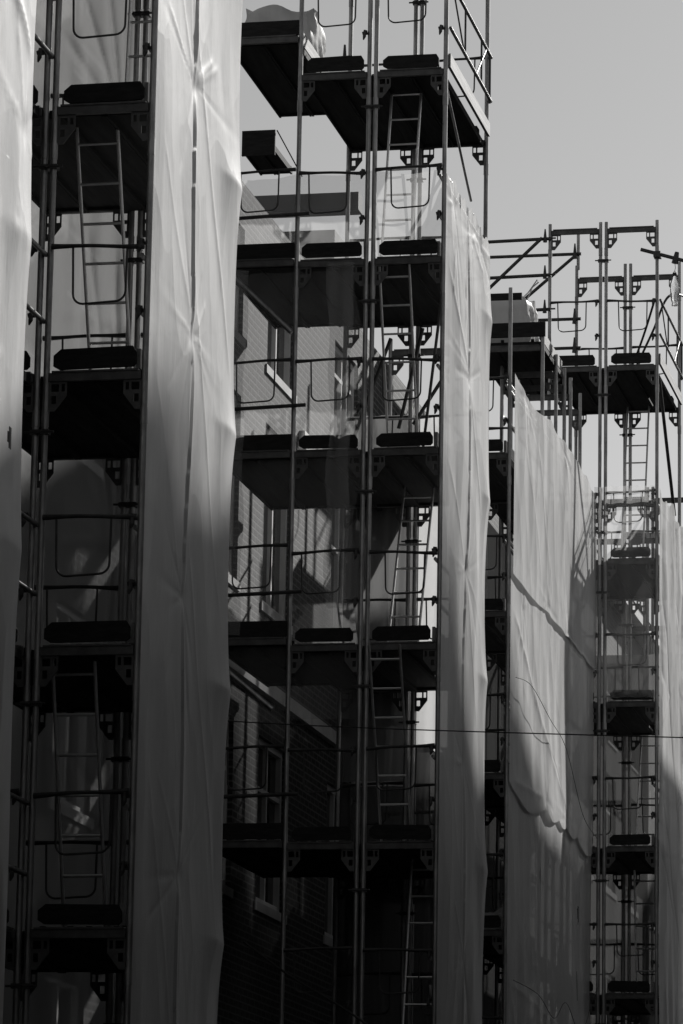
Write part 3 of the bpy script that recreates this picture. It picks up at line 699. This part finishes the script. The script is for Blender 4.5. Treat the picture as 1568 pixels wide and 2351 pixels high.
cross_sheet('back_sheet', 57.04, -8.4, -7.32, -1.5, 9.95, 'sheet with shade put into its colour behind the left half of the right tower', M_shade_sheet, seed=74, pleats=.012, pf=30)  # left half uses the shaded copy to darken the tower's inside
side_sheet('back_sheet', -8.57, 47.2, 54.0, -1.5, 10.55, 'added dark sheet standing in for shade in the narrow lane beside the long receding sheet', M_shade_sheet, seed=75, nu=60, dz=.06, bulge=.02)  # added to darken the lane and hide the lit wall behind it
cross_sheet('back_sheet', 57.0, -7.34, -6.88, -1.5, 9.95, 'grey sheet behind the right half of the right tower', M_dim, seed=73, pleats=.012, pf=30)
cross_sheet('sheer_net', 38.97, -9.42, -7.13, 10.98, 11.93, 'sheer crumpled net stretched below the top guard rail of the middle tower', M_net, seed=81, pleats=.02, pf=18, nu=110, dz=.02,
            pins=[(-8.1, 11.6), (-9.2, 11.8), (-8.5, 11.2), (-8.66, 11.85)], segs=[(-8.5, 11.9, -8.1, 11.0, .03, .03), (-8.1, 11.8, -8.05, 11.0, .04, .03), (-9.2, 11.9, -9.0, 11.2, .03, .03)], botfn=lambda X: 10.98+0*X, topfn=lambda X: 11.91-.05*np.abs(np.sin((X+7.1)*4.1)), group='sheer nets')
cross_sheet('sheer_net', 38.97, -9.42, -7.95, 6.2, 10.85, 'hazy veil of net over the left half of the middle tower, below its second deck', M_veil, seed=86, pleats=.025, pf=20, nu=110, xfn=lambda X, Z, U: U*(.07*np.sin(Z*2.2)+.03*np.sin(Z*5.1)), pins=[(-9.1, 9.4), (-8.4, 8.6)], group='sheer nets')
cross_sheet('sheer_net', 38.83, -9.42, -9.12, 7.05, 10.85, 'narrow sheer net strip with bright upright pleats in front of the brick wall', M_net, seed=83, pleats=.02, pf=40, nu=40, xfn=lambda X, Z, U: .05*(1-2*U)*(.5+.5*np.sin(Z*1.7))+.03*np.sin(Z*2.1+U*3)+.015*np.sin(Z*6.3), group='sheer nets')
cross_sheet('sheer_net', 38.83, -8.3, -8.02, 7.3, 10.9, 'gathered sheer net strip hanging beside the paired posts of the middle tower', M_net, seed=84, pleats=.03, pf=40, nu=40, xfn=lambda X, Z, U: .05*(1-2*U)*(.5+.5*np.sin(Z*1.7))+.03*np.sin(Z*2.1+U*3)+.015*np.sin(Z*6.3), segs=[(-8.12, 10.8, -8.15, 7.2, .05, .03)], group='sheer nets')
cross_sheet('sheer_net', 54.12, -7.72, -6.88, 8.85, 11.82, 'sheer net gathered to the left on the front of the right tower', M_net, seed=85, pleats=.03, pf=24, nu=80, pins=[(-7.6, 11.7)],
            segs=[(-7.7, 11.3, -7.3, 9.3, .05, .025), (-7.66, 11.6, -7.05, 9.3, .05, .025)], group='sheer nets')

# ------------------------------------------------------------------ bags, bottle, cables
def bulk_bag(loc, w, d, h, label, seed, straps=True, lean=0):
    r = np.random.default_rng(seed); root = empty('bulk_bag', loc, label, 'bag', 'builders bags')
    n = 14; nv = 12; V = []; F = []
    for j in range(nv):
        v = j/(nv-1); sc = 1+.05*math.sin(math.pi*v)-.04*(v > .9)-.05*(v < .1)+.08*max(0, v-.6)
        for i in range(n*4):
            s = i//n; q = (i % n)/n
            a = [(-1+2*q, -1), (1, -1+2*q), (1-2*q, 1), (-1, 1-2*q)][s]
            rr = (abs(a[0])**7+abs(a[1])**7)**(1/7); x, y = a[0]/rr, a[1]/rr
            wv = 1+.03*math.sin(3*q*6.28+j*.5+seed+s)+.02*math.sin(i*.9+j*1.3)
            V.append((x*w/2*sc*wv+lean*v, y*d/2*sc*wv, v*h+(.05*math.sin(i*.5+seed) if v > .95 else 0)))
    N = n*4
    for j in range(nv-1):
        for i in range(N): F.append((j*N+i, j*N+(i+1) % N, (j+1)*N+(i+1) % N, (j+1)*N+i))
    c = len(V); V.append((lean, 0, h*.86))
    for i in range(N): F.append(((nv-1)*N+i, (nv-1)*N+(i+1) % N, c))
    c = len(V); V.append((0, 0, 0))
    for i in range(N): F.append(((i+1) % N, i, c))
    m = MB(); m.v = V; m.f = F; m.build('bag_body', M_bag, root, True)
    if straps:
        for (x, y, sx) in ((w*.45, -d*.4, 1), (-w*.1, -d*.4, -.3), (-w*.45, d*.3, -.6)):
            p = [(x, y, h*.9), (x+.08*sx, y, h*1.2), (x+.16*sx, y, h*1.3), (x+.14*sx, y+.02, h*1.36), (x+.02*sx, y+.05, h*1.12), (x-.12*sx, y+.06, h*.93)]
            mm = MB()
            for a, b in zip(p[:-1], p[1:]):
                k = len(mm.v)
                for q in (a, b): mm.v += [(q[0], q[1]-.025, q[2]), (q[0], q[1]+.025, q[2]), (q[0]+.006, q[1]+.025, q[2]+.006), (q[0]+.006, q[1]-.025, q[2]+.006)]
                mm.f += [(k, k+1, k+5, k+4), (k+1, k+2, k+6, k+5), (k+2, k+3, k+7, k+6), (k+3, k, k+4, k+7)]
            mm.build('strap', M_bag, root)
    return root
bulk_bag((-8.5, 50.5, 12.86), .95, .8, .66, 'pale bulk bag with loop handles standing on the high platform right of centre', 3)
bulk_bag((-9.1, 40.1, 13.37), .75, .7, .62, 'crumpled pale bag on the black platform at the top edge of the picture', 5, straps=False)
bulk_bag((-8.05, 48.0, 4.95), .5, .6, .28, 'small crumpled pale sack on a dark low platform beside the long sheet', 8, straps=False)
def bottle():
    x, y, z = -6.6, 54.1, 14.98
    root = empty('plastic_bottle', (x, y, z), 'crushed clear plastic bottle hanging from a tube at the right edge of the picture', 'bottle')
    prof = [(0, .012), (-.03, .03), (-.05, .034), (-.06, .022), (-.1, .035), (-.18, .06), (-.26, .066), (-.34, .06), (-.42, .045), (-.47, .035), (-.49, .045), (-.5, .046)]
    m = MB(); N = 20
    for j, (h, r_) in enumerate(prof):
        for i in range(N):
            th = i*2*math.pi/N; q = r_*(1+.14*math.sin(5*th+h*20)*(1 if -.45 < h < -.1 else .1))
            m.v.append((q*math.cos(th), q*.8*math.sin(th), h-.1))
    for j in range(len(prof)-1):
        for i in range(N): m.f.append((j*N+i, j*N+(i+1) % N, (j+1)*N+(i+1) % N, (j+1)*N+i))
    m.f.append(tuple(range(N))); m.f.append(tuple((len(prof)-1)*N+i for i in reversed(range(N))))
    m.build('bottle_body', M_bottle, root, True)
    MB().tube([(0, 0, -.17), (0, 0, -.145), (0, 0, -.13)], [.036, .036, .03], 14).build('cap', M_cable, root, True)
    MB().tube([(0, 0, -.1), (.01, 0, -.05), (.0, -.01, .04)], .004, 6).build('string', M_cable, root)
bottle()
def cable(pts, r, label, name='cable', group=None):
    P = [Vector(p) for p in pts]; out = []
    for i in range(len(P)-1):
        a = P[max(i-1, 0)]; b = P[i]; c = P[i+1]; d = P[min(i+2, len(P)-1)]
        for k in range(8):
            t = k/8; out.append(.5*((2*b)+(c-a)*t+(2*a-5*b+4*c-d)*t*t+(3*b-a-3*c+d)*t**3))
    out.append(P[-1])
    o = MB().tube([tuple(p) for p in out], r, 6).build(name, M_cable, None, True); tag(o, label, 'cable', group)
cable([(-9.55, 35.0, 5.66), (-7.3, 35.0, 5.50), (-4.2, 35.0, 5.36), (-1, 35, 5.24), (1.58, 35, 5.2)], .006, 'taut black overhead wire crossing low in front of the scaffolding')
cable([(-7.68, 47.2, 7.99), (-7.6, 47.9, 8.0), (-7.58, 49.3, 7.8), (-7.6, 50.8, 7.65), (-7.6, 52.3, 7.0), (-7.65, 54.0, 6.9)], .004, 'thin cable sagging across the middle tier of the long sheet')
cable([(-7.68, 47.2, 4.35), (-7.6, 48.6, 4.3), (-7.6, 49.9, 4.12), (-7.6, 50.9, 4.4), (-7.6, 52.2, 4.1), (-7.6, 53.2, 4.6), (-7.66, 54.2, 4.9)], .004, 'loose cable looping across the dark lowest tier of the long sheet')
cable([(-9.0, 38.7, 3.95), (-8.5, 38.6, 3.6), (-7.9, 38.5, 3.25), (-7.4, 38.4, 2.9)], .012, 'black cable slanting down across the dark foot of the middle tower')
cable([(-6.9, 54.3, 14.55), (-7.1, 54.6, 14.1), (-7.3, 54.9, 13.75), (-7.5, 55.2, 13.58)], .018, 'black hose arching down onto the top platform of the right tower', 'hose')
cable([(-6.62, 56.5, 15.1), (-6.85, 55.5, 14.9), (-7.05, 55.2, 14.3), (-7.4, 55.3, 13.6)], .018, 'second black hose beside the right tower post, curving out to the right', 'hose')
